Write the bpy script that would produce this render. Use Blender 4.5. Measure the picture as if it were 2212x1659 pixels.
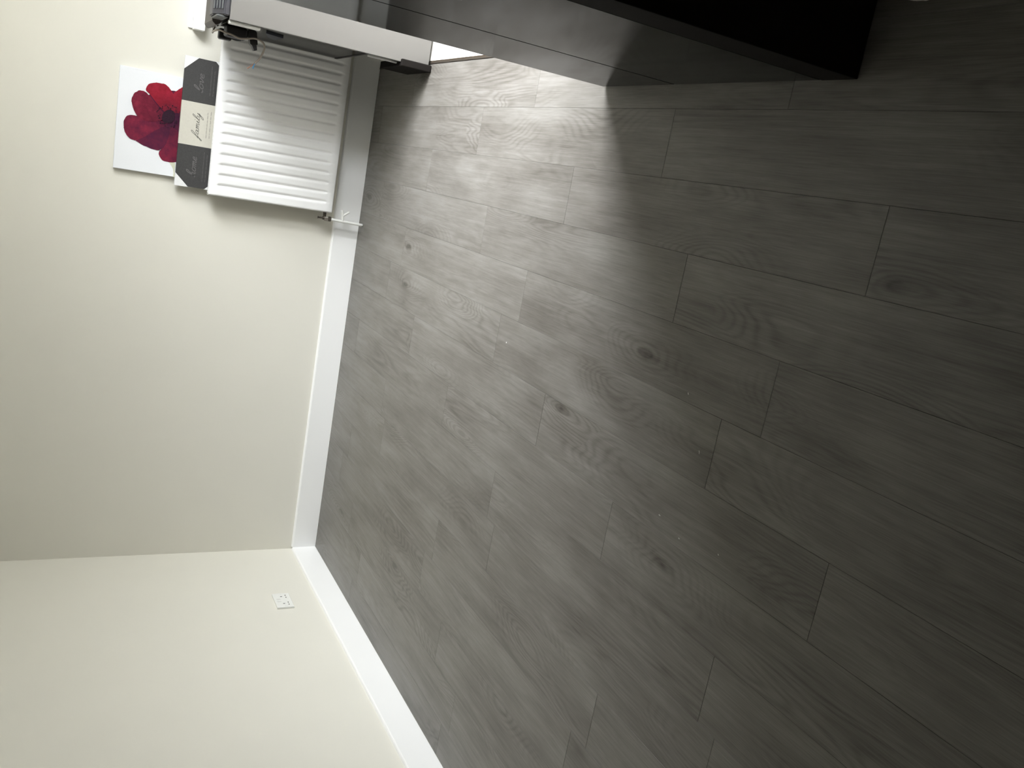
import bpy, bmesh, math, random
from mathutils import Vector, Matrix
random.seed(7)
for o in list(bpy.data.objects): bpy.data.objects.remove(o)
S = bpy.context.scene
C = S.collection

# ------------------------------------------------------------------ camera, sky, light, exposure
cd = bpy.data.cameras.new('camera'); cam = bpy.data.objects.new('camera', cd); C.objects.link(cam)
cd.sensor_fit = 'HORIZONTAL'; cd.sensor_width = 36.0; cd.lens = 1835.735 / 2212 * 36; cd.clip_start = 0.02
# the phone was held upright and the picture is stored turned a quarter: scene "down" is the picture's right
RIGHT = Vector((0.9587771, 0.2799683, 0.0486239)); DOWN = Vector((0.1762137, -0.4515502, -0.8746720))
FWD = Vector((-0.2229243, 0.8471836, -0.4822702))
m = Matrix.Identity(4)
for i in range(3): m[i][0], m[i][1], m[i][2] = DOWN[i], RIGHT[i], -FWD[i]
m.translation = Vector((2.36668, -4.75837, 1.53043))
cam.matrix_world = m; S.camera = cam

XR = 4.0                      # inner face of the right-hand wall
DY0, DY1, DZ = -2.10, -1.12, 2.34     # glazed doorway in it
SKY, EXPO = 37.5, 0.0
W = bpy.data.worlds.new('sky'); S.world = W; W.use_nodes = True
nt = W.node_tree; nt.nodes.clear()
tc = nt.nodes.new('ShaderNodeTexCoord'); sx = nt.nodes.new('ShaderNodeSeparateXYZ')
rp = nt.nodes.new('ShaderNodeValToRGB'); bg = nt.nodes.new('ShaderNodeBackground'); wo = nt.nodes.new('ShaderNodeOutputWorld')
nt.links.new(tc.outputs['Generated'], sx.inputs[0]); nt.links.new(sx.outputs['Z'], rp.inputs[0])
e = rp.color_ramp.elements
e[0].position = 0.0; e[0].color = (0.08, 0.082, 0.08, 1)
e[1].position = 1.0; e[1].color = (1.5, 1.55, 1.62, 1)
for p_, c_ in ((0.06, (0.20, 0.206, 0.20, 1)), (0.26, (0.52, 0.535, 0.55, 1)), (0.50, (1.0, 1.03, 1.07, 1))):
    q = e.new(p_); q.color = c_
nt.links.new(rp.outputs[0], bg.inputs[0]); bg.inputs[1].default_value = SKY
nt.links.new(bg.outputs[0], wo.inputs[0])
WY0, WY1, WZ0 = -3.10, -2.30, 0.95    # unseen opening added beside the doorway to light the radiator, same head height
for nm, ya_, yb_, za_, zb_ in (('doorway_portal', DY0, DY1, 0.0, DZ), ('added_window_portal', WY0, WY1, WZ0, DZ)):
    ld = bpy.data.lights.new(nm, 'AREA'); ld.shape = 'RECTANGLE'; ld.size = yb_ - ya_; ld.size_y = zb_ - za_
    ld.cycles.is_portal = True
    lo = bpy.data.objects.new(nm, ld); C.objects.link(lo)
    lo.matrix_world = Matrix(((0, 0, 1, XR + 0.02), (1, 0, 0, (ya_ + yb_) / 2), (0, 1, 0, (za_ + zb_) / 2), (0, 0, 0, 1)))
S.view_settings.view_transform = 'Standard'; S.view_settings.look = 'None'
S.view_settings.gamma = 1.0; S.view_settings.use_curve_mapping = False; S.view_settings.exposure = EXPO

# ------------------------------------------------------------------ materials
class NT:
    def __init__(s, name):
        s.m = bpy.data.materials.new(name); s.m.use_nodes = True; s.t = s.m.node_tree
        s.b = s.t.nodes['Principled BSDF']
    def n(s, kind, **kw):
        k = s.t.nodes.new('ShaderNode' + kind)
        for a, v in kw.items():
            if hasattr(k, a): setattr(k, a, v)
        return k
    def put(s, sock, v):
        if hasattr(v, 'is_output') or isinstance(v, bpy.types.NodeSocket): s.t.links.new(v, sock)
        else: sock.default_value = v
    def math(s, op, a, b=0.0, c=0.0, clamp=False):
        k = s.n('Math', operation=op, use_clamp=clamp)
        s.put(k.inputs[0], a); s.put(k.inputs[1], b); s.put(k.inputs[2], c); return k.outputs[0]
    def noise(s, vec, scale, detail=2.0, rough=0.5, dist=0.0):
        k = s.n('TexNoise'); s.put(k.inputs['Vector'], vec); k.inputs['Scale'].default_value = scale
        k.inputs['Detail'].default_value = detail; k.inputs['Roughness'].default_value = rough
        k.inputs['Distortion'].default_value = dist; return k.outputs['Fac']
    def scale(s, vec, sc, off=(0, 0, 0)):
        k = s.n('Mapping'); s.put(k.inputs['Vector'], vec); k.inputs['Scale'].default_value = sc
        k.inputs['Location'].default_value = off; return k.outputs[0]
    def ramp(s, fac, stops):
        k = s.n('ValToRGB'); s.put(k.inputs[0], fac); el = k.color_ramp.elements
        el[0].position, el[0].color = stops[0][0], (*stops[0][1], 1)
        el[1].position, el[1].color = stops[-1][0], (*stops[-1][1], 1)
        for p, c in stops[1:-1]:
            q = el.new(p); q.color = (*c, 1)
        return k.outputs[0]
    def mix(s, fac, a, b, mode='MIX'):
        k = s.n('MixRGB', blend_type=mode); s.put(k.inputs[0], fac)
        s.put(k.inputs[1], a if not isinstance(a, tuple) else (*a, 1)); s.put(k.inputs[2], b if not isinstance(b, tuple) else (*b, 1))
        return k.outputs[0]
    def bump(s, h, strength, dist=0.002):
        k = s.n('Bump'); k.inputs['Strength'].default_value = strength; k.inputs['Distance'].default_value = dist
        s.put(k.inputs['Height'], h); s.t.links.new(k.outputs[0], s.b.inputs['Normal'])
    def fin(s, col=None, rough=0.5, spec=0.5, metal=0.0):
        if col is not None: s.put(s.b.inputs['Base Color'], (*col, 1) if isinstance(col, tuple) else col)
        s.put(s.b.inputs['Roughness'], rough); s.b.inputs['Specular IOR Level'].default_value = spec
        s.b.inputs['Metallic'].default_value = metal
        return s.m

def plain(name, col, rough=0.5, spec=0.5, metal=0.0, var=0.06, scale=14.0, bump=0.0, bscale=300.0):
    k = NT(name); g = k.n('NewGeometry').outputs['Position']
    f = k.noise(g, scale, 3)
    lo_ = tuple(c * (1 - var) for c in col); hi = tuple(min(1, c * (1 + var)) for c in col)
    c = k.mix(f, lo_, hi)
    if bump: k.bump(k.noise(g, bscale, 2), bump, 0.001)
    return k.fin(c, rough, spec, metal)

M = {}
M['wall'] = plain('cream_wall_paint', (0.735, 0.716, 0.640), 0.75, 0.3, var=0.015, scale=3, bump=0.12, bscale=260)
M['ceiling'] = plain('ceiling_paint', (0.78, 0.77, 0.73), 0.8, 0.3, var=0.02)
M['skirting'] = plain('white_gloss_skirting', (0.90, 0.90, 0.885), 0.32, 0.5, var=0.015, scale=5)
M['radiator'] = plain('white_radiator_enamel', (0.90, 0.90, 0.89), 0.30, 0.5, var=0.01)
M['white_plastic'] = plain('white_plastic', (0.80, 0.80, 0.76), 0.35, 0.5, var=0.02)
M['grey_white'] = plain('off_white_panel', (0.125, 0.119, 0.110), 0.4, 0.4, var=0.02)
M['black'] = plain('black_plastic', (0.012, 0.011, 0.010), 0.45, 0.4, var=0.2)
M['matt_black'] = plain('matt_black_frame', (0.008, 0.0065, 0.0055), 0.75, 0.10, var=0.2)
M['grey_gloss'] = plain('dark_gloss_grey', (0.014, 0.014, 0.012), 0.10, 0.30, var=0.1); M['grey_gloss'].node_tree.nodes['Principled BSDF'].inputs['IOR'].default_value = 1.12
M['slate'] = plain('slate_grey_plastic', (0.030, 0.029, 0.034), 0.45, 0.5, var=0.15, scale=40)
M['slate_light'] = plain('light_slate_plastic', (0.075, 0.08, 0.08), 0.4, 0.5, var=0.15, scale=40)
M['brown_grey'] = plain('brown_grey_plastic', (0.048, 0.040, 0.035), 0.5, 0.4, var=0.2, scale=50)
M['navy'] = plain('navy_plastic', (0.02, 0.022, 0.035), 0.5, 0.4, var=0.15)
M['chrome'] = plain('brushed_chrome', (0.55, 0.52, 0.47), 0.25, 0.5, 1.0, var=0.1, scale=60)
M['brass_dark'] = plain('tarnished_valve_metal', (0.10, 0.085, 0.07), 0.4, 0.5, 0.8, var=0.3, scale=90)
M['cable'] = plain('taupe_cable', (0.30, 0.26, 0.22), 0.5, 0.4, var=0.1)
M['wire_blue'] = plain('blue_wire', (0.03, 0.22, 0.45), 0.4, 0.5)
M['wire_brown'] = plain('brown_wire', (0.35, 0.16, 0.10), 0.4, 0.5)
M['canvas'] = plain('white_canvas', (0.80, 0.815, 0.84), 0.8, 0.2, var=0.03, scale=500, bump=0.2, bscale=900)
M['charcoal'] = plain('charcoal_print', (0.055, 0.054, 0.053), 0.7, 0.25, var=0.25, scale=180, bump=0.15, bscale=800)
M['cream'] = plain('cream_print', (0.56, 0.54, 0.47), 0.7, 0.25, var=0.05, scale=120, bump=0.15, bscale=800)
M['grey_ink'] = plain('grey_ink', (0.145, 0.14, 0.137), 0.7, 0.2, var=0.2, scale=200)
M['dark_ink'] = plain('dark_ink', (0.22, 0.215, 0.19), 0.7, 0.2, var=0.2, scale=200)
M['card'] = plain('white_card', (0.80, 0.80, 0.80), 0.4, 0.5, var=0.06, scale=60)
M['tile'] = plain('cream_floor_tile', (0.86, 0.83, 0.76), 0.35, 0.5, var=0.03, scale=8)
M['grout'] = plain('brown_grout', (0.10, 0.065, 0.04), 0.8, 0.2, var=0.2, scale=60)
M['threshold'] = plain('dark_bronze_threshold', (0.05, 0.04, 0.03), 0.45, 0.5, 0.3, var=0.2, scale=50)
M['subfloor'] = plain('subfloor', (0.05, 0.045, 0.04), 0.9, 0.1)
M['scrap'] = plain('white_paper_scrap', (0.80, 0.79, 0.76), 0.7, 0.3)
M['hole'] = plain('socket_hole', (0.16, 0.155, 0.14), 0.8, 0.1)

k = NT('black_gloss_door')                     # gloss lacquer: dark body under a smooth coat
g = k.n('NewGeometry').outputs['Position']
f = k.noise(g, 9, 2)
k.fin(k.mix(f, (0.010, 0.0105, 0.010), (0.016, 0.016, 0.015)), 0.07, 0.5)
k.b.inputs['IOR'].default_value = 1.105
M['gloss'] = k.m

# grey oak laminate: grain runs along Y, each plank gets its own piece of the pattern
k = NT('grey_oak_laminate')
g = k.n('NewGeometry').outputs['Position']; rnd = k.n('ObjectInfo').outputs['Random']
cmb = k.n('CombineXYZ'); k.put(cmb.inputs[0], k.math('MULTIPLY', rnd, 53.0)); k.put(cmb.inputs[1], k.math('MULTIPLY', rnd, 171.0)); k.put(cmb.inputs[2], k.math('MULTIPLY', rnd, 31.0))
va = k.n('VectorMath', operation='ADD'); k.put(va.inputs[0], g); k.put(va.inputs[1], cmb.outputs[0]); P = va.outputs[0]
tone = k.noise(k.scale(P, (9, 2.4, 1)), 1.0, 4, 0.6)
# knots
vor = k.n('TexVoronoi', feature='F1'); k.put(vor.inputs['Vector'], k.scale(P, (5.2, 1.7, 0.01))); vor.inputs['Scale'].default_value = 1.0
kd = vor.outputs['Distance']; sep = k.n('SeparateColor'); k.put(sep.inputs[0], vor.outputs['Color'])
keep = k.math('GREATER_THAN', sep.outputs[0], 0.22)
kn = k.math('MULTIPLY', k.math('SMOOTH_MIN', 1.0, k.math('MAXIMUM', k.math('SUBTRACT', 1.0, k.math('DIVIDE', k.math('ADD', kd, k.math('MULTIPLY', k.math('SUBTRACT', k.noise(k.scale(P, (60, 22, 1)), 1.0, 2), 0.5), 0.09)), 0.105)), 0.0), 0.1), keep)
near = k.math('MULTIPLY', k.math('MAXIMUM', k.math('SUBTRACT', 1.0, k.math('DIVIDE', kd, 0.50)), 0.0), keep)
# cathedral figure: level lines of a slow stretched field, bent round the knots
fld = k.noise(k.scale(P, (6.0, 0.8, 1)), 1.0, 2.0, 0.4, 0.3)
fld2 = k.math('ADD', fld, k.math('MULTIPLY', near, 0.34))
ring = k.math('MULTIPLY_ADD', k.math('SINE', k.math('MULTIPLY', fld2, 150.0)), 0.5, 0.5)
ring = k.math('POWER', ring, 1.8)
msk = k.math('MULTIPLY', k.noise(k.scale(P, (4.0, 1.1, 1), (5, 3, 0)), 1.0, 1), 1.0)
msk = k.math('ADD', k.math('MULTIPLY', k.math('SUBTRACT', msk, 0.46), 4.0, clamp=True), near, clamp=True)
ringm = k.math('MULTIPLY', ring, msk)
fib = k.noise(k.scale(P, (420, 9, 1)), 1.0, 3, 0.65)
strk = k.noise(k.scale(P, (70, 1.8, 1)), 1.0, 4, 0.6)
v = k.math('ADD', k.math('MULTIPLY_ADD', tone, 0.52, 0.05), k.math('MULTIPLY', strk, 0.30))
v = k.math('ADD', v, k.math('MULTIPLY', k.math('SUBTRACT', fib, 0.5), 0.40))
v = k.math('ADD', v, k.math('MULTIPLY_ADD', ringm, -0.115, 0.02))
v = k.math('ADD', v, k.math('MULTIPLY_ADD', k.math('SUBTRACT', rnd, 0.5), 0.035, 0.07))
v = k.math('SUBTRACT', v, k.math('MULTIPLY', kn, 0.36))
col = k.ramp(v, [(0.12, (0.028, 0.024, 0.020)), (0.36, (0.096, 0.087, 0.075)), (0.52, (0.152, 0.142, 0.126)), (0.66, (0.202, 0.192, 0.175)), (0.85, (0.267, 0.257, 0.240))])
k.bump(k.math('ADD', k.math('MULTIPLY', fib, 0.5), k.math('MULTIPLY', strk, 0.5)), 0.10, 0.0008)
k.fin(col, k.math('MULTIPLY_ADD', fib, 0.16, 0.30), 0.45)
M['oak'] = k.m

# petals: printed red, darker toward veins and the middle
def petal_mat(name, a, b, dark):
    k = NT(name); g = k.n('NewGeometry').outputs['Position']
    ctr = k.n('VectorMath', operation='DISTANCE'); k.put(ctr.inputs[0], g); ctr.inputs[1].default_value = (2.385, -0.013, 1.03)
    d = k.math('MULTIPLY', ctr.outputs['Value'], 7.5, clamp=True)
    f = k.math('MULTIPLY_ADD', k.math('SUBTRACT', k.noise(g, 26, 5, 0.7), 0.5), 2.6, 0.5, clamp=True)
    c = k.mix(f, a, b); f2 = k.math('MULTIPLY', k.math('SUBTRACT', 1.0, d), k.noise(g, 70, 3), clamp=True)
    c = k.mix(k.math('MULTIPLY', f2, 1.7, clamp=True), c, dark)
    return k.fin(c, 0.75, 0.2)
M['petal_red'] = petal_mat('petal_red', (0.20, 0.006, 0.016), (0.30, 0.014, 0.034), (0.045, 0.006, 0.018))
M['petal_crimson'] = petal_mat('petal_crimson', (0.10, 0.006, 0.020), (0.22, 0.018, 0.042), (0.035, 0.005, 0.016))
M['petal_wine'] = petal_mat('petal_wine', (0.08, 0.008, 0.030), (0.21, 0.017, 0.042), (0.035, 0.005, 0.02))
M['petal_plum'] = petal_mat('petal_plum', (0.065, 0.009, 0.036), (0.12, 0.012, 0.036), (0.028, 0.006, 0.022))
M['flower_eye'] = plain('flower_eye', (0.024, 0.008, 0.018), 0.8, 0.2, var=0.5, scale=150)
M['stem'] = plain('pale_stem', (0.66, 0.66, 0.52), 0.8, 0.2, var=0.08, scale=60)

# ------------------------------------------------------------------ mesh helpers
def obj(name, bm, mat, parent=None, smooth=False):
    me = bpy.data.meshes.new(name)
    bmesh.ops.recalc_face_normals(bm, faces=bm.faces)
    if parent is not None:
        bmesh.ops.translate(bm, vec=-world_loc(parent), verts=bm.verts)
    bm.to_mesh(me); bm.free(); me.materials.append(mat)
    if smooth:
        for p in me.polygons: p.use_smooth = True
    o = bpy.data.objects.new(name, me); C.objects.link(o)
    if parent is not None: o.parent = parent
    return o
def world_loc(o):
    v = Vector((0, 0, 0))
    while o is not None: v += o.location; o = o.parent
    return v
def thing(name, label, cat, loc, group=None):
    o = bpy.data.objects.new(name, None); C.objects.link(o); o.location = loc; o.empty_display_size = 0.05
    o['label'] = label; o['category'] = cat
    if group: o['group'] = group
    return o
def tag(o, label, cat, group=None):
    o['label'] = label; o['category'] = cat
    if group: o['group'] = group
    return o
def struct(o, label=None):
    o['kind'] = 'structure'
    if label: o['label'] = label
    return o
def box(bm, x0, x1, y0, y1, z0, z1, bev=0.0, seg=2):
    r = bmesh.ops.create_cube(bm, size=1.0)
    vs = r['verts']
    bmesh.ops.scale(bm, vec=(x1 - x0, y1 - y0, z1 - z0), verts=vs)
    bmesh.ops.translate(bm, vec=((x0 + x1) / 2, (y0 + y1) / 2, (z0 + z1) / 2), verts=vs)
    if bev:
        es = list({e for v in vs for e in v.link_edges})
        bmesh.ops.bevel(bm, geom=es, offset=bev, segments=seg, affect='EDGES', profile=0.5)
    return bm
def B(*a, **k): return box(bmesh.new(), *a, **k)
def prism(bm, pts, axis, a, b):
    """extrude a polygon of 2-D points along an axis: 0 -> (y,z), 1 -> (x,z), 2 -> (x,y)"""
    def mk(p, t):
        return ((t, p[0], p[1]), (p[0], t, p[1]), (p[0], p[1], t))[axis]
    A = [bm.verts.new(mk(p, a)) for p in pts]; Bv = [bm.verts.new(mk(p, b)) for p in pts]
    bm.faces.new(A); bm.faces.new(Bv[::-1]); n = len(pts)
    for i in range(n): bm.faces.new((A[i], A[(i + 1) % n], Bv[(i + 1) % n], Bv[i]))
    return bm
def crom(pts, n=8):
    P = [Vector(p) for p in pts]; P = [2 * P[0] - P[1]] + P + [2 * P[-1] - P[-2]]; out = []
    for i in range(1, len(P) - 2):
        for j in range(n):
            t = j / n; a, b, c, d = P[i - 1:i + 3]
            out.append(0.5 * ((2 * b) + (c - a) * t + (2 * a - 5 * b + 4 * c - d) * t * t + (3 * b - a - 3 * c + d) * t ** 3))
    out.append(P[-2]); return out
def tube(bm, pts, r, seg=10, n=8, smooth=True):
    path = crom(pts, n) if smooth and len(pts) > 2 else [Vector(p) for p in pts]
    rings = []; up = Vector((0.31, 0.22, 0.92)).normalized()
    for i, p in enumerate(path):
        t = (path[min(i + 1, len(path) - 1)] - path[max(i - 1, 0)]).normalized()
        s = t.cross(up).normalized(); u = s.cross(t)
        rr = r[i] if isinstance(r, list) else r
        rings.append([bm.verts.new(p + rr * (math.cos(6.28318 * q / seg) * s + math.sin(6.28318 * q / seg) * u)) for q in range(seg)])
    for a, b in zip(rings, rings[1:]):
        for q in range(seg): bm.faces.new((a[q], a[(q + 1) % seg], b[(q + 1) % seg], b[q]))
    bm.faces.new(rings[0][::-1]); bm.faces.new(rings[-1]); return bm

# ------------------------------------------------------------------ room shell
X0, Y0, H = -0.014, -7.6, 2.42            # wall faces; the skirtings stand 14 mm proud of them at x = 0 and y = 0
YB = 0.014
struct(obj('floor', B(X0 - .1, XR + .1, Y0 - .1, YB + .1, -0.08, -0.012), M['subfloor']))
floor = bpy.data.objects['floor']
struct(obj('wall_back', B(X0 - .1, XR + .1, YB, YB + .1, -0.01, H), M['wall']))
struct(obj('wall_left', B(X0 - .1, X0, Y0 - .1, YB, -0.01, H), M['wall']))
struct(obj('wall_front', B(X0, XR + .1, Y0 - .1, Y0, -0.01, H), M['wall']))
bm = bmesh.new()
box(bm, XR, XR + .1, Y0, WY0, -0.01, H); box(bm, XR, XR + .1, WY0, WY1, -0.01, WZ0); box(bm, XR, XR + .1, WY0, WY1, DZ, H); box(bm, XR, XR + .1, WY1, DY0, -0.01, H); box(bm, XR, XR + .1, DY1, YB, -0.01, H); box(bm, XR, XR + .1, DY0, DY1, DZ, H)
struct(obj('wall_right', bm, M['wall']))
struct(obj('wall_light_block', B(3.1815, XR, -3.335, -3.235, -0.0119, H), M['wall']))  # unseen wall added to keep daylight off the floor past the wardrobe
struct(obj('ceiling', B(X0 - .1, XR + .1, Y0 - .1, YB + .1, H, H + .1), M['ceiling']))

# skirting boards with a rounded top edge
prof = [(-0.014, 0.0), (0.0, 0.0), (0.0, 0.138), (-0.002, 0.142), (-0.0065, 0.1450), (-0.014, 0.1465)]
bm = bmesh.new(); prism(bm, [(-y, z) for y, z in prof], 0, 0.0, XR)
struct(obj('baseboard_back', bm, M['skirting']))
bm = bmesh.new(); prism(bm, prof, 1, Y0, 0.0)
struct(obj('baseboard_left', bm, M['skirting']))

# ------------------------------------------------------------------ floor: laminate planks along Y, joints where the photo shows them
PW, SX, PL = 0.193, 2.853, 1.285
def plank(x0, x1, y0, y1):
    bm = bmesh.new(); gp, c = 0.00012, 0.0006
    a0, a1, b0, b1 = x0 + gp, x1 - gp, y0 + gp, y1 - gp
    lo = [bm.verts.new((x, y, -0.0119)) for x, y in ((a0, b0), (a1, b0), (a1, b1), (a0, b1))]
    mid = [bm.verts.new((x, y, -0.0009)) for x, y in ((a0, b0), (a1, b0), (a1, b1), (a0, b1))]
    dz = random.uniform(-0.00012, 0.00012)
    top = [bm.verts.new((x, y, dz)) for x, y in ((a0 + c, b0 + c), (a1 - c, b0 + c), (a1 - c, b1 - c), (a0 + c, b1 - c))]
    for A, Bq in ((lo, mid), (mid, top)):
        for i in range(4): bm.faces.new((A[i], A[(i + 1) % 4], Bq[(i + 1) % 4], Bq[i]))
    bm.faces.new(top); bm.faces.new(lo[::-1])
    return obj('plank', bm, M['oak'], floor)
known = {0: -1.86, 1: -1.423, 2: -0.935, 3: -1.615, 5: -1.89, 6: -1.03}     # rows counted from the threshold
row = 0; x = SX
while x > 0.0:
    xl = max(x - PW, 0.0)
    j = known.get(row, -random.uniform(0.2, 1.2)); j += PL * math.ceil((-j) / PL - 1e-6) if False else 0.0
    ys = [j]
    while ys[0] < 0.0: ys.insert(0, ys[0] + PL)
    ys[0] = min(ys[0], 0.0)
    if len(ys) > 1 and ys[0] - ys[1] < 0.02: ys.pop(0); ys[0] = 0.0
    while ys[-1] > Y0: ys.append(max(ys[-1] - PL, Y0))
    for a, b in zip(ys, ys[1:]):
        if a - b > 0.01: plank(xl, x, b, a)
    x -= PW; row += 1
YT = -2.62                                 # beyond the threshold: cream tiles in front of the glazed door, planks nearer
x = SX
for r in range(3):
    j = YT - [0.55, 0.2, 0.9][r]; ys = [YT, j]
    while ys[-1] > Y0: ys.append(max(ys[-1] - PL, Y0))
    for a, b in zip(ys, ys[1:]): plank(x, x + PW, b, a)
    x += PW
obj('threshold_strip', B(2.8545, 2.8640, YT, 0.0, -0.011, 0.0025, bev=0.001), M['threshold'], floor)
obj('grout_bed', B(2.8645, XR, YT, 0.0, -0.0118, -0.002), M['grout'], floor)
TS = 0.45
for ix in range(6):
    for iy in range(6):
        xa = 2.868 + ix * (TS + .007); ya = -0.772 - iy * (TS + .007) + 1 * (TS + .007) * 1
        xb, yb = min(xa + TS, XR), ya - TS
        ya_ = min(ya, -0.001); yb_ = max(yb, YT)
        if xb - xa > .02 and ya_ - yb_ > .02:
            obj('tile', B(xa, xb, yb_, ya_, -0.0115, 0.001, bev=0.0012), M['tile'], floor)
for yb_, ya_ in ((-0.311, -0.001),):
    for ix in range(6):
        xa = 2.868 + ix * (TS + .007); xb = min(xa + TS, XR)
        if xb - xa > .02: obj('tile', B(xa, xb, yb_, ya_, -0.0115, 0.001, bev=0.0012), M['tile'], floor)

# ------------------------------------------------------------------ radiator
RX0, RX1, RZ0, RZ1, RYF, RYB = 2.054, 3.26, 0.193, 0.840, -0.105, -0.045
rad = thing('radiator', 'white ribbed panel radiator on the back wall below the flower picture', 'radiator', (RX0, 0.0, 0.0))
bm = bmesh.new(); PITCH, X1 = 0.0515, 2.0885
xs = [RX0]; nx = int((RX1 - RX0) / 0.0043)
zs = [RZ0, RZ0 + .004, RZ0 + .036, RZ0 + .042, RZ0 + .049, RZ0 + .058, RZ0 + .07] + [RZ0 + .07 + (RZ1 - RZ0 - .14) * t / 6 for t in range(1, 6)] + [RZ1 - .07, RZ1 - .058, RZ1 - .049, RZ1 - .042, RZ1 - .036, RZ1 - .004, RZ1]
grid = []
for i in range(nx + 1):
    xx = RX0 + (RX1 - RX0) * i / nx; colv = []
    for z in zs:
        ph = ((xx - (RX0 + 0.053)) / PITCH); ph = abs(ph - round(ph)) * PITCH          # distance to the nearest groove
        end = min(z - RZ0, RZ1 - z)
        wv = 0.0125 * min(1.0, max(0.0, (end - 0.036) / 0.02)) ** 0.5 if end > 0.036 else 0.0
        inside = RX0 + .03 < xx < RX1 - .03
        dep = 0.0
        if inside and wv > 1e-4 and ph < wv: dep = 0.0105 * (0.5 + 0.5 * math.cos(math.pi * ph / wv)) * (wv / 0.0125)
        edge = min(xx - RX0, RX1 - xx, z - RZ0, RZ1 - z)
        if edge < 0.004: dep = 0.004 - edge
        colv.append(bm.verts.new((xx, RYF + dep, z)))
    grid.append(colv)
for a, b in zip(grid, grid[1:]):
    for q in range(len(zs) - 1): bm.faces.new((a[q], b[q], b[q + 1], a[q + 1]))
bd = [e for e in bm.edges if e.is_boundary]
r = bmesh.ops.extrude_edge_only(bm, edges=bd)
vs = [g_ for g_ in r['geom'] if isinstance(g_, bmesh.types.BMVert)]
for v_ in vs: v_.co.y = RYF + 0.016
obj('front_panel', bm, M['radiator'], rad, smooth=True)
obj('back_panel', B(RX0 + .004, RX1 - .004, RYB - .014, RYB, RZ0, RZ1 - .002, bev=0.004), M['radiator'], rad)
obj('end_cover', B(RX0 - .003, RX0 - .0005, RYF + .010, RYB, RZ0 + .004, RZ1, bev=0.0008), M['radiator'], rad)
obj('end_cover', B(RX1 + .0005, RX1 + .003, RYF + .010, RYB, RZ0 + .004, RZ1, bev=0.0008), M['radiator'], rad)
bm = bmesh.new()
n = 58
for i in range(n):
    xx = RX0 + .006 + (RX1 - RX0 - .012) * i / n
    box(bm, xx, xx + .0042, RYF + .018, RYB - .016, RZ1 - .004, RZ1)
for yy in (RYF + .0165, -.076, RYB - .017): box(bm, RX0 + .004, RX1 - .004, yy - .0015, yy + .0015, RZ1 - .006, RZ1 + .0005)
g_ = obj('top_grille', bm, M['radiator'], rad)
for xx in (2.17, 2.55, 3.1):
    bm = bmesh.new(); box(bm, xx, xx + .045, RYB + .0003, YB - .0003, 0.765, 0.7895); box(bm, xx, xx + .045, YB - .003, YB - .0003, 0.25, 0.7895)
    obj('bracket', bm, M['radiator'], rad)
obj('foot_bracket', B(2.6, 2.645, RYB + .0003, YB - .0003, 0.25, 0.275), M['radiator'], rad)
# pipe, valve and the clip on it
px, py = 2.012, -0.072
bm = bmesh.new(); tube(bm, [(px - .004, py, 0.0015), (px, py, 0.10), (px + .004, py, 0.190)], 0.0078, 14)
pipe = obj('pipe', bm, M['white_plastic'], rad, True)
bm = bmesh.new(); tube(bm, [(px, py, 0.120), (px + .03, py, 0.122), (px + .062, py, 0.128)], 0.0075, 12); obj('branch', bm, M['white_plastic'], pipe, True)
bm = bmesh.new(); tube(bm, [(px + .030, py, 0.122), (px + .046, py - .004, 0.103), (px + .058, py - .008, 0.089)], [0.006] * 17, 10, n=8); obj('drain_spout', bm, M['white_plastic'], pipe, True)
bm = bmesh.new(); tube(bm, [(px + .004, py, 0.186), (px + .005, py, 0.200)], 0.0135, 6, smooth=False)
tube(bm, [(px + .005, py, 0.198), (px + .006, py, 0.232)], 0.0095, 12, smooth=False)
valve = obj('valve', bm, M['brass_dark'], rad)
bm = bmesh.new(); tube(bm, [(px + .006, py, 0.222), (RX0 + .012, py, 0.224)], 0.009, 10, smooth=False); obj('valve_union', bm, M['brass_dark'], valve)
bm = bmesh.new(); tube(bm, [(px + .006, py, 0.232), (px + .006, py, 0.250), (px + .006, py, 0.258)], [0.005] * 16 + [0.008], 10); obj('valve_spindle', bm, M['brass_dark'], valve)
obj('valve_body', B(px - .008, px + .014, py - .016, py - .008, 0.203, 0.226, bev=0.002), M['chrome'], valve)

# ------------------------------------------------------------------ flower canvas, tucked between radiator and wall
pic = thing('flower_canvas', 'square white canvas print of a dark red flower leaning on the wall', 'picture', (2.109, -0.012, 0.79))
PX, PZ, PF = 2.109, 0.79, -0.011
obj('canvas', B(PX, PX + .487, PF, PF + .022, PZ, PZ + .492, bev=0.0018), M['canvas'], pic)
def flat(name, pts, y, mat, parent, ox=2.1, oz=0.79, closed=True, k=5, th=0.0003):
    n = len(pts); out = []
    P = [Vector((*p, 0)) for p in pts]
    for i in range(n):
        a, b, c, d = P[i - 1], P[i], P[(i + 1) % n], P[(i + 2) % n]
        for j in range(k):
            t = j / k
            out.append(0.5 * ((2 * b) + (c - a) * t + (2 * a - 5 * b + 4 * c - d) * t * t + (3 * b - a - 3 * c + d) * t ** 3))
    bm = bmesh.new()
    vs = [bm.verts.new((ox + p.x + random.uniform(-.0006, .0006), y, oz + p.y + random.uniform(-.0006, .0006))) for p in out]
    f = bm.faces.new(vs); bmesh.ops.triangulate(bm, faces=[f])
    r = bmesh.ops.extrude_face_region(bm, geom=bm.faces[:])
    bmesh.ops.translate(bm, vec=(0, th, 0), verts=[v for v in r['geom'] if isinstance(v, bmesh.types.BMVert)])
    return obj(name, bm, mat, parent)
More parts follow.
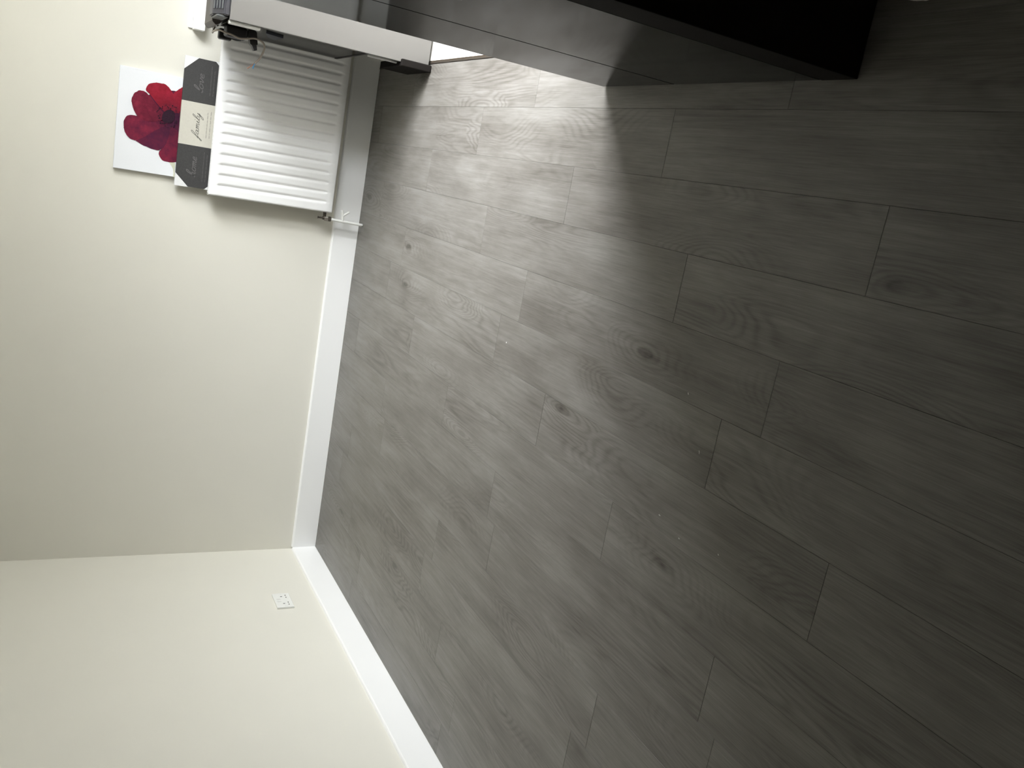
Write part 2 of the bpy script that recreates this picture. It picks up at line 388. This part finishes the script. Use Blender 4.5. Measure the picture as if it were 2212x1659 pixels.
PET = {'P1': [(0.402, 0.37), (0.424, 0.367), (0.437, 0.356), (0.444, 0.339), (0.449, 0.323), (0.448, 0.306), (0.45, 0.289), (0.44, 0.271), (0.425, 0.257), (0.406, 0.243), (0.374, 0.245), (0.346, 0.251), (0.318, 0.262), (0.322, 0.283), (0.355, 0.32), (0.384, 0.348)],
 'P2': [(0.412, 0.244), (0.425, 0.234), (0.436, 0.224), (0.452, 0.204), (0.458, 0.183), (0.446, 0.155), (0.412, 0.148), (0.363, 0.166), (0.329, 0.202), (0.322, 0.24), (0.332, 0.254), (0.373, 0.251)],
 'P3': [(0.341, 0.432), (0.354, 0.431), (0.364, 0.427), (0.378, 0.422), (0.389, 0.41), (0.395, 0.403), (0.397, 0.394), (0.396, 0.378), (0.386, 0.36), (0.357, 0.329), (0.328, 0.301), (0.305, 0.282), (0.277, 0.288), (0.264, 0.321), (0.258, 0.359), (0.267, 0.393), (0.296, 0.416), (0.32, 0.426)],
 'P4': [(0.217, 0.458), (0.23, 0.459), (0.244, 0.458), (0.263, 0.449), (0.27, 0.439), (0.274, 0.427), (0.274, 0.406), (0.263, 0.381), (0.258, 0.351), (0.265, 0.313), (0.28, 0.272), (0.259, 0.261), (0.241, 0.286), (0.211, 0.326), (0.183, 0.358), (0.158, 0.398), (0.158, 0.411), (0.163, 0.428), (0.18, 0.445), (0.2, 0.455)],
 'P5': [(0.159, 0.398), (0.149, 0.385), (0.139, 0.363), (0.136, 0.346), (0.13, 0.328), (0.129, 0.315), (0.127, 0.294), (0.139, 0.278), (0.17, 0.258), (0.212, 0.249), (0.249, 0.247), (0.268, 0.262), (0.251, 0.304), (0.222, 0.34), (0.189, 0.371)],
 'P6': [(0.123, 0.289), (0.105, 0.288), (0.089, 0.278), (0.082, 0.269), (0.079, 0.256), (0.079, 0.229), (0.086, 0.204), (0.099, 0.165), (0.13, 0.146), (0.175, 0.154), (0.207, 0.179), (0.234, 0.207), (0.252, 0.23), (0.249, 0.247), (0.211, 0.257), (0.17, 0.258), (0.139, 0.278)],
 'P7': [(0.329, 0.25), (0.337, 0.207), (0.352, 0.156), (0.336, 0.119), (0.29, 0.102), (0.238, 0.111), (0.205, 0.139), (0.208, 0.174), (0.234, 0.207), (0.263, 0.244)],
 'C': [(0.29, 0.289), (0.313, 0.283), (0.331, 0.263), (0.33, 0.241), (0.315, 0.231), (0.292, 0.232), (0.271, 0.245), (0.267, 0.266), (0.273, 0.284)]}
flat('printed_stem', [(0.083, 0.240), (0.081, 0.212), (0.045, 0.208), (0.014, 0.206), (0.012, 0.214), (0.045, 0.216)], PF - .0004, M['stem'], pic)
flat('printed_flower_base', [(.20, .20), (.20, .32), (.26, .37), (.335, .395), (.40, .33), (.425, .22), (.36, .12), (.25, .13)], PF - .0006, M['petal_plum'], pic)
for i, (kx, mt) in enumerate((('P7', 'petal_plum'), ('P6', 'petal_wine'), ('P2', 'petal_red'), ('P5', 'petal_plum'), ('P4', 'petal_wine'), ('P1', 'petal_red'), ('P3', 'petal_crimson'))):
    flat('printed_petal', PET[kx], PF - .0008 - .0004 * i, M[mt], pic)
flat('printed_flower_eye', PET['C'], PF - .0036, M['flower_eye'], pic)
bm = bmesh.new()                               # ring of stamens round the eye
for i in range(46):
    a = i * 2.399; rr = 0.038 + 0.02 * random.random(); cx, cz = 2.1 + .300 + rr * math.cos(a), .79 + .257 + rr * math.sin(a)
    s = random.uniform(.0016, .0032); box(bm, cx - s, cx + s, PF - .0042, PF - .0038, cz - s, cz + s)
st = obj('printed_stamens', bm, M['flower_eye'], pic); st['kind'] = 'stuff'

# ------------------------------------------------------------------ three-part word plaque, in front of the canvas
plq = thing('word_plaque', 'long charcoal and cream plaque reading home family love, standing behind the radiator top', 'plaque', (2.073, -0.036, 0.79))
QF, QX0, QX1, QZ0, QZ1 = -0.037, 2.073, 2.703, 0.79, 0.996
xb = (QX0, 2.280, 2.492, QX1)
for i, (nm, mt) in enumerate((('home_panel', 'charcoal'), ('family_panel', 'cream'), ('love_panel', 'charcoal'))):
    obj(nm, B(xb[i] + (.0 if i == 0 else .0002), xb[i + 1], QF, QF + .022, QZ0, QZ1, bev=0.001), M[mt], plq)
for cx, sx_, cz, sz_ in ((QX0, 1, QZ1, -1), (QX0, 1, QZ0, 1), (QX1, -1, QZ1, -1), (QX1, -1, QZ0, 1)):
    bm = bmesh.new(); e_ = .0016
    prism(bm, [(cx - sx_ * e_, cz - sz_ * e_), (cx + sx_ * .062, cz - sz_ * e_), (cx - sx_ * e_, cz + sz_ * .064)], 1, QF - .0016, QF - .0003)
    prism(bm, [(cx - sx_ * e_, cz - sz_ * e_), (cx - sx_ * .0003, cz - sz_ * .0003), (cx - sx_ * .0003, cz + sz_ * .064), (cx - sx_ * e_, cz + sz_ * .064)], 1, QF - .0003, QF + .022)
    prism(bm, [(cx - sx_ * e_, cz - sz_ * e_), (cx + sx_ * .062, cz - sz_ * e_), (cx + sx_ * .062, cz - sz_ * .0003), (cx - sx_ * .0003, cz - sz_ * .0003)], 1, QF - .0003, QF + .022)
    obj('corner_protector', bm, M['card'], plq)
GL = {'h': (.80, [[(0, .1), (.28, 1.2), (.5, 2.1), (.42, 2.45), (.25, 2.2), (.15, 1.2), (.1, 0)], [(.12, .4), (.32, .95), (.5, .85), (.5, .3), (.6, .05), (.8, .2)]]),
 'o': (.70, [[(.5, .9), (.2, .95), (.05, .5), (.2, .05), (.45, .1), (.6, .5), (.5, .9), (.75, .85)]]),
 'm': (.92, [[(0, .8), (.1, .95), (.14, 0)], [(.14, .5), (.3, .95), (.4, .8), (.4, 0)], [(.4, .5), (.58, .95), (.68, .8), (.68, .2), (.78, .05), (.95, .25)]]),
 'e': (.60, [[(0, .3), (.3, .5), (.45, .75), (.3, .97), (.1, .7), (.1, .25), (.3, .02), (.6, .2)]]),
 'f': (.45, [[(-.1, .1), (.3, 1.0), (.5, 2.0), (.42, 2.4), (.25, 2.0), (.12, .6), (0, -.9), (-.12, -1.1), (-.1, -.6), (.2, .15), (.45, .3)]]),
 'a': (.75, [[(.5, .85), (.25, .97), (.05, .5), (.15, .05), (.4, .25), (.52, .9)], [(.52, .9), (.5, .2), (.62, .05), (.8, .2)]]),
 'i': (.40, [[(0, .3), (.15, .95), (.15, .2), (.28, .05), (.42, .2)], [(.14, 1.45), (.2, 1.55)]]),
 'l': (.42, [[(0, .2), (.3, 1.3), (.42, 2.1), (.32, 2.35), (.2, 2.0), (.12, .4), (.22, .05), (.42, .2)]]),
 'y': (.65, [[(0, .85), (.1, .95), (.1, .3), (.25, .05), (.42, .4), (.5, .95)], [(.5, .95), (.42, -.4), (.25, -1.1), (.08, -1.0), (.2, -.4), (.65, .3)]]),
 'v': (.62, [[(0, .8), (.1, .95), (.25, .05), (.48, .7), (.45, .97), (.65, .85)]])}
def ribbon(bm, pts, w, y, th=0.0003):
    path = crom([(p[0], p[1], 0) for p in pts], 6) if len(pts) > 2 else [Vector((p[0], p[1], 0)) for p in pts]
    L = []
    for i, p in enumerate(path):
        t = path[min(i + 1, len(path) - 1)] - path[max(i - 1, 0)]
        nrm = Vector((-t.y, t.x, 0)); nrm = nrm.normalized() if nrm.length > 1e-9 else Vector((1, 0, 0))
        ww = w * (1.0 + .5 * abs(t.normalized().y if t.length > 1e-9 else 0)) * .5
        L.append([bm.verts.new((p.x + s * ww * nrm.x, yy, p.y + s * ww * nrm.y)) for s in (-1, 1) for yy in (y, y + th)])
    for a, b in zip(L, L[1:]):
        for q, r_ in ((0, 2), (2, 3), (3, 1), (1, 0)): bm.faces.new((a[q], a[r_], b[r_], b[q]))
def word(name, text, x0, x1, base, xh, w, mat):
    tot = sum(GL[c][0] for c in text) + .45; sx_ = (x1 - x0) / tot; bm = bmesh.new(); cur = 0.0
    for c in text:
        adv, strokes = GL[c]
        for s in strokes: ribbon(bm, [(x0 + sx_ * (cur + p[0] + .22 * p[1]), base + xh * p[1]) for p in s], w, QF - .0006)
        cur += adv
    return obj(name, bm, mat, plq)
word('home_lettering', 'home', 2.125, 2.240, 0.79 + .112, .0185, .0025, M['grey_ink'])
word('family_lettering', 'family', 2.322, 2.454, 0.79 + .1145, .0150, .0023, M['dark_ink'])
word('love_lettering', 'love', 2.540, 2.648, 0.79 + .112, .0185, .0025, M['grey_ink'])
for x0_, x1_, mt in ((2.108, 2.246, 'grey_ink'), (2.327, 2.447, 'dark_ink'), (2.535, 2.660, 'grey_ink')):
    bm = bmesh.new()                            # two lines of print too small to read
    for zz in (.868, .853):
        xx = x0_
        while xx < x1_:
            wl = random.uniform(.008, .02); n = max(3, int(wl / .0022))
            ribbon(bm, [(xx + wl * i / n, zz + (.0016 if i % 2 else -.0016) * random.uniform(.6, 1.2)) for i in range(n + 1)], .0009, QF - .0006)
            xx += wl + .004
    sp = obj('small_print', bm, M[mt], plq); sp['kind'] = 'stuff'

# ------------------------------------------------------------------ double wall socket on the left wall
so = thing('wall_socket', 'white double power socket on the left wall above the skirting', 'socket', (X0, -0.62, 0.337))
SY0, SY1, SZ0, SZ1 = -0.695, -0.546, 0.291, 0.382
obj('face_plate', B(X0 + .0002, X0 + .011, SY0, SY1, SZ0, SZ1, bev=0.0025, seg=3), M['white_plastic'], so)
for yc in (-0.583, -0.658):
    for dy, dz, w_, h_ in ((0, .012, .0028, .0052), (-.011, -.012, .0045, .0026), (.011, -.012, .0045, .0026)):
        obj('pin_hole', B(X0 + .0110, X0 + .0117, yc + dy - w_, yc + dy + w_, SZ0 + .036 + dz - h_, SZ0 + .036 + dz + h_), M['hole'], so)
for yc in (-0.607, -0.633):
    bm = B(X0 + .0112, X0 + .0135, yc - .0055, yc + .0055, SZ1 - .034, SZ1 - .012, bev=0.0012); obj('rocker_switch', bm, M['white_plastic'], so)
for yc in (SY0 + .012, SY1 - .012):
    bm = bmesh.new(); tube(bm, [(X0 + .011, yc, SZ0 + .045), (X0 + .0125, yc, SZ0 + .045)], .0028, 10, smooth=False); obj('screw_cap', bm, M['white_plastic'], so)

# ------------------------------------------------------------------ white shelf end at the top edge
sh = thing('wall_shelf', 'white shelf end on the back wall above the right end of the radiator', 'shelf', (2.83, YB, 0.925))
obj('shelf_board', B(2.832, XR - .01, -0.055, YB - .0003, 0.920, 0.972, bev=0.003), M['skirting'], sh)
obj('shelf_upstand', B(2.838, XR - .01, YB - .012, YB - .0003, 0.9725, 0.992, bev=0.002), M['skirting'], sh)

# ------------------------------------------------------------------ white fronted cabinet at the right
cb = thing('cabinet', 'narrow white fronted cabinet with dark glossy side standing before the radiator', 'cabinet', (2.83, -0.755, 0.0))
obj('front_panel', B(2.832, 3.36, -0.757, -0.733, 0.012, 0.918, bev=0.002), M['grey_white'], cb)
obj('gasket', B(2.836, 3.355, -0.7328, -0.720, 0.15, 0.905), M['black'], cb)
bd_ = obj('body', B(2.838, 3.35, -0.7198, -0.173, 0.302, 0.905, bev=0.004), M['grey_gloss'], cb)
bm = bmesh.new(); box(bm, 2.836, 3.352, -0.7198, -0.171, 0.288, 0.3015); obj('bottom_rail', bm, M['black'], cb)
obj('side_trim', B(2.826, 2.834, -0.708, -0.694, 0.150, 0.292, bev=0.0015), M['white_plastic'], cb)
for xx in (2.813, 3.32): obj('foot', B(xx, xx + .033, -0.772, -0.46, 0.0012, 0.150, bev=0.004), M['matt_black'], cb)
obj('end_panel', B(3.3605, 3.378, -0.757, -0.10, 0.0012, 0.918, bev=0.001), M['grey_white'], cb)  # unseen side, added to stop light passing under the cabinet
obj('hinge_cover', B(2.819, 2.8355, -0.735, -0.700, 0.785, 0.917, bev=0.005, seg=3), M['white_plastic'], cb)
bm = bmesh.new(); prism(bm, [(-0.60, 0.735), (-0.47, 0.705), (-0.40, 0.655), (-0.56, 0.650)], 0, 2.830, 2.8378)
obj('side_badge', bm, M['navy'], cb)

# dark equipment resting on the cabinet
eq = thing('equipment_box', 'dark slate grey box with sloping ribbed front on top of the white cabinet', 'box', (2.85, -0.72, 0.918))
bm = bmesh.new(); prism(bm, [(-0.750, 0.9185), (-0.750, 0.941), (-0.665, 0.977), (-0.575, 0.977), (-0.575, 0.9185)], 0, 2.846, 3.30)
bmesh.ops.bevel(bm, geom=bm.edges[:], offset=0.004, segments=2, affect='EDGES')
obj('casing', bm, M['slate'], eq)
d = Vector((0, .13, .055)).normalized()
for i in range(4):
    t = .014 + .021 * i; yy = -0.750 + d.y * t; zz = 0.941 + d.z * t
    bm = bmesh.new(); box(bm, 2.87, 3.28, yy - .005, yy + .005, zz - .0005, zz + .0045, bev=0.001); obj('rib', bm, M['slate_light'], eq)
bm = bmesh.new(); prism(bm, [(2.818, .946), (2.828, .926), (2.845, .9186), (3.20, .9186), (3.20, .962), (2.832, .962)], 1, -0.570, -0.34); bmesh.ops.bevel(bm, geom=bm.edges[:], offset=0.002, segments=2, affect='EDGES')
obj('rear_module', bm, M['brown_grey'], eq)
obj('end_cap', B(2.838, 2.8458, -0.735, -0.59, 0.922, 0.968, bev=0.006), M['slate_light'], eq)

# loose cable with bare coloured wires, draped over the cabinet edge
cbl = thing('loose_cable', 'thin taupe cable with bare blue and brown wire ends hanging beside the cabinet', 'cable', (2.80, -0.55, 0.80))
pts = [(2.885, -.285, 0.9098), (2.845, -.300, 0.9110), (2.806, -.35, 0.926), (2.802, -.46, 0.936), (2.804, -.53, 0.924), (2.798, -.555, 0.902), (2.794, -.56, 0.873), (2.786, -.565, 0.842), (2.790, -.57, 0.813), (2.800, -.57, 0.775), (2.792, -.565, 0.739), (2.768, -.56, 0.728), (2.726, -.55, 0.740), (2.695, -.55, 0.762)]
bm = bmesh.new(); tube(bm, pts, 0.0042, 10); obj('sheath', bm, M['cable'], cbl, True)
bm = bmesh.new(); tube(bm, [(2.695, -.55, .762), (2.684, -.552, .766), (2.672, -.556, .768)], 0.0026, 8); obj('blue_wire', bm, M['wire_blue'], cbl, True)
bm = bmesh.new(); tube(bm, [(2.695, -.55, .762), (2.682, -.547, .776), (2.668, -.545, .791)], 0.0024, 8); obj('brown_wire', bm, M['wire_brown'], cbl, True)
# black power adapters in the tangle
ad = thing('power_adapter', 'black ribbed power adapter in the cable tangle at the cabinet top corner', 'adapter', (2.80, -0.42, 0.83), 'power adapters')
obj('adapter_case', B(2.792, 2.8365, -0.53, -0.44, 0.800, 0.892, bev=0.008, seg=3), M['black'], ad)
for i in range(5): obj('rib', B(2.790, 2.7935, -0.525 + .017 * i, -0.517 + .017 * i, 0.806, 0.884, bev=0.001), M['slate'], ad)
ad2 = thing('power_adapter', 'small brown black plug hanging nearest the radiator top edge', 'adapter', (2.79, -0.33, 0.86), 'power adapters')
obj('plug_body', B(2.785, 2.832, -0.37, -0.325, 0.842, 0.900, bev=0.008, seg=3), M['black'], ad2)
bm = bmesh.new(); tube(bm, [(2.80, -.348, .842), (2.798, -.348, .82), (2.80, -.36, .80)], .005, 8); obj('strain_relief', bm, M['black'], ad2, True)
ad3 = thing('power_adapter', 'tapered black plug with grey tip hanging lowest beside the dark cabinet side', 'adapter', (2.80, -0.5, 0.76), 'power adapters')
bm = bmesh.new(); prism(bm, [(2.774, .784), (2.836, .800), (2.836, .762), (2.778, .752)], 1, -0.53, -0.48); bmesh.ops.bevel(bm, geom=bm.edges[:], offset=0.003, segments=2, affect='EDGES')
obj('plug_body', bm, M['black'], ad3)
bm = bmesh.new(); prism(bm, [(2.752, .764), (2.776, .778), (2.776, .755), (2.757, .752)], 1, -0.522, -0.488); obj('plug_tip', bm, M['slate'], ad3)

# ------------------------------------------------------------------ black wardrobe: gloss doors, matt end
WX, WYF, WYN, WH = 2.725, -2.315, -3.335, 2.02
wd = thing('wardrobe', 'tall black wardrobe with two mirror gloss doors reflecting the floor', 'wardrobe', (WX, -2.8, 0.0))
obj('end_panel', B(WX, 3.18, WYN, -3.232, 0.0012, WH, bev=0.002), M['matt_black'], wd)
obj('carcass', B(WX + .022, 3.18, -3.2315, WYF - .095, 0.0012, WH, bev=0.001), M['matt_black'], wd)
obj('far_end_panel', B(WX + .022, 3.18, WYF - .0945, WYF, 0.055, WH, bev=0.001), M['matt_black'], wd)
for y0_, y1_ in ((-2.6855, WYF), (-3.2312, -2.6915)):
    obj('door', B(WX, WX + .0215, y0_, y1_, 0.006, WH - .002, bev=0.0012), M['gloss'], wd)

# ------------------------------------------------------------------ small things on the floor
def scrap(label, x, y, l, w, a):
    bm = bmesh.new(); n = 4
    rows = []
    for i in range(n + 1):
        t = i / n - .5; z = 0.0012 + .0012 * math.sin(i * 1.7) ** 2
        c_, s_ = math.cos(a), math.sin(a)
        rows.append([bm.verts.new((x + t * l * c_ - s * w * s_, y + t * l * s_ + s * w * c_, z + dz)) for s in (-.5, .5) for dz in (0, .0008)])
    for A, Bq in zip(rows, rows[1:]):
        for q, r_ in ((0, 2), (2, 3), (3, 1), (1, 0)): bm.faces.new((A[q], A[r_], Bq[r_], Bq[q]))
    for A in (rows[0], rows[-1]): bm.faces.new((A[0], A[1], A[3], A[2]))
    tag(obj('paper_scrap', bm, M['scrap']), label, 'scrap', 'paper scraps on the floor')
scrap('largest white paper scrap, on the dark plank at the floor middle', 1.556, -3.030, .0065, .0026, 1.4)
scrap('tiny white paper scrap just beyond the largest scrap toward the camera', 1.531, -3.127, .0045, .002, 1.2)
scrap('thin white paper scrap on a plank nearest the wardrobe side', 1.913, -3.032, .006, .0016, .5)
scrap('slanting white paper scrap between the thin scrap and the largest scrap', 1.779, -3.126, .0095, .0016, .4)
scrap('round white speck of paper on a knot, closest to the radiator', 1.795, -1.974, .005, .004, 0)
scrap('smallest white fleck of paper closest to the camera', 1.558, -3.28, .004, .002, .9)
cl = bmesh.new(); prism(cl, [(2.8815, -3.415), (2.8770, -3.435), (2.8762, -3.458), (2.8785, -3.485), (2.8850, -3.515), (2.93, -3.53), (3.02, -3.50), (3.02, -3.42), (2.93, -3.39)], 2, 0.0012, 0.012)
bmesh.ops.bevel(cl, geom=cl.edges[:], offset=0.003, segments=2, affect='EDGES')
tag(obj('folded_cloth', cl, M['scrap']), 'pale folded cloth on the floor by the near end of the wardrobe', 'cloth')
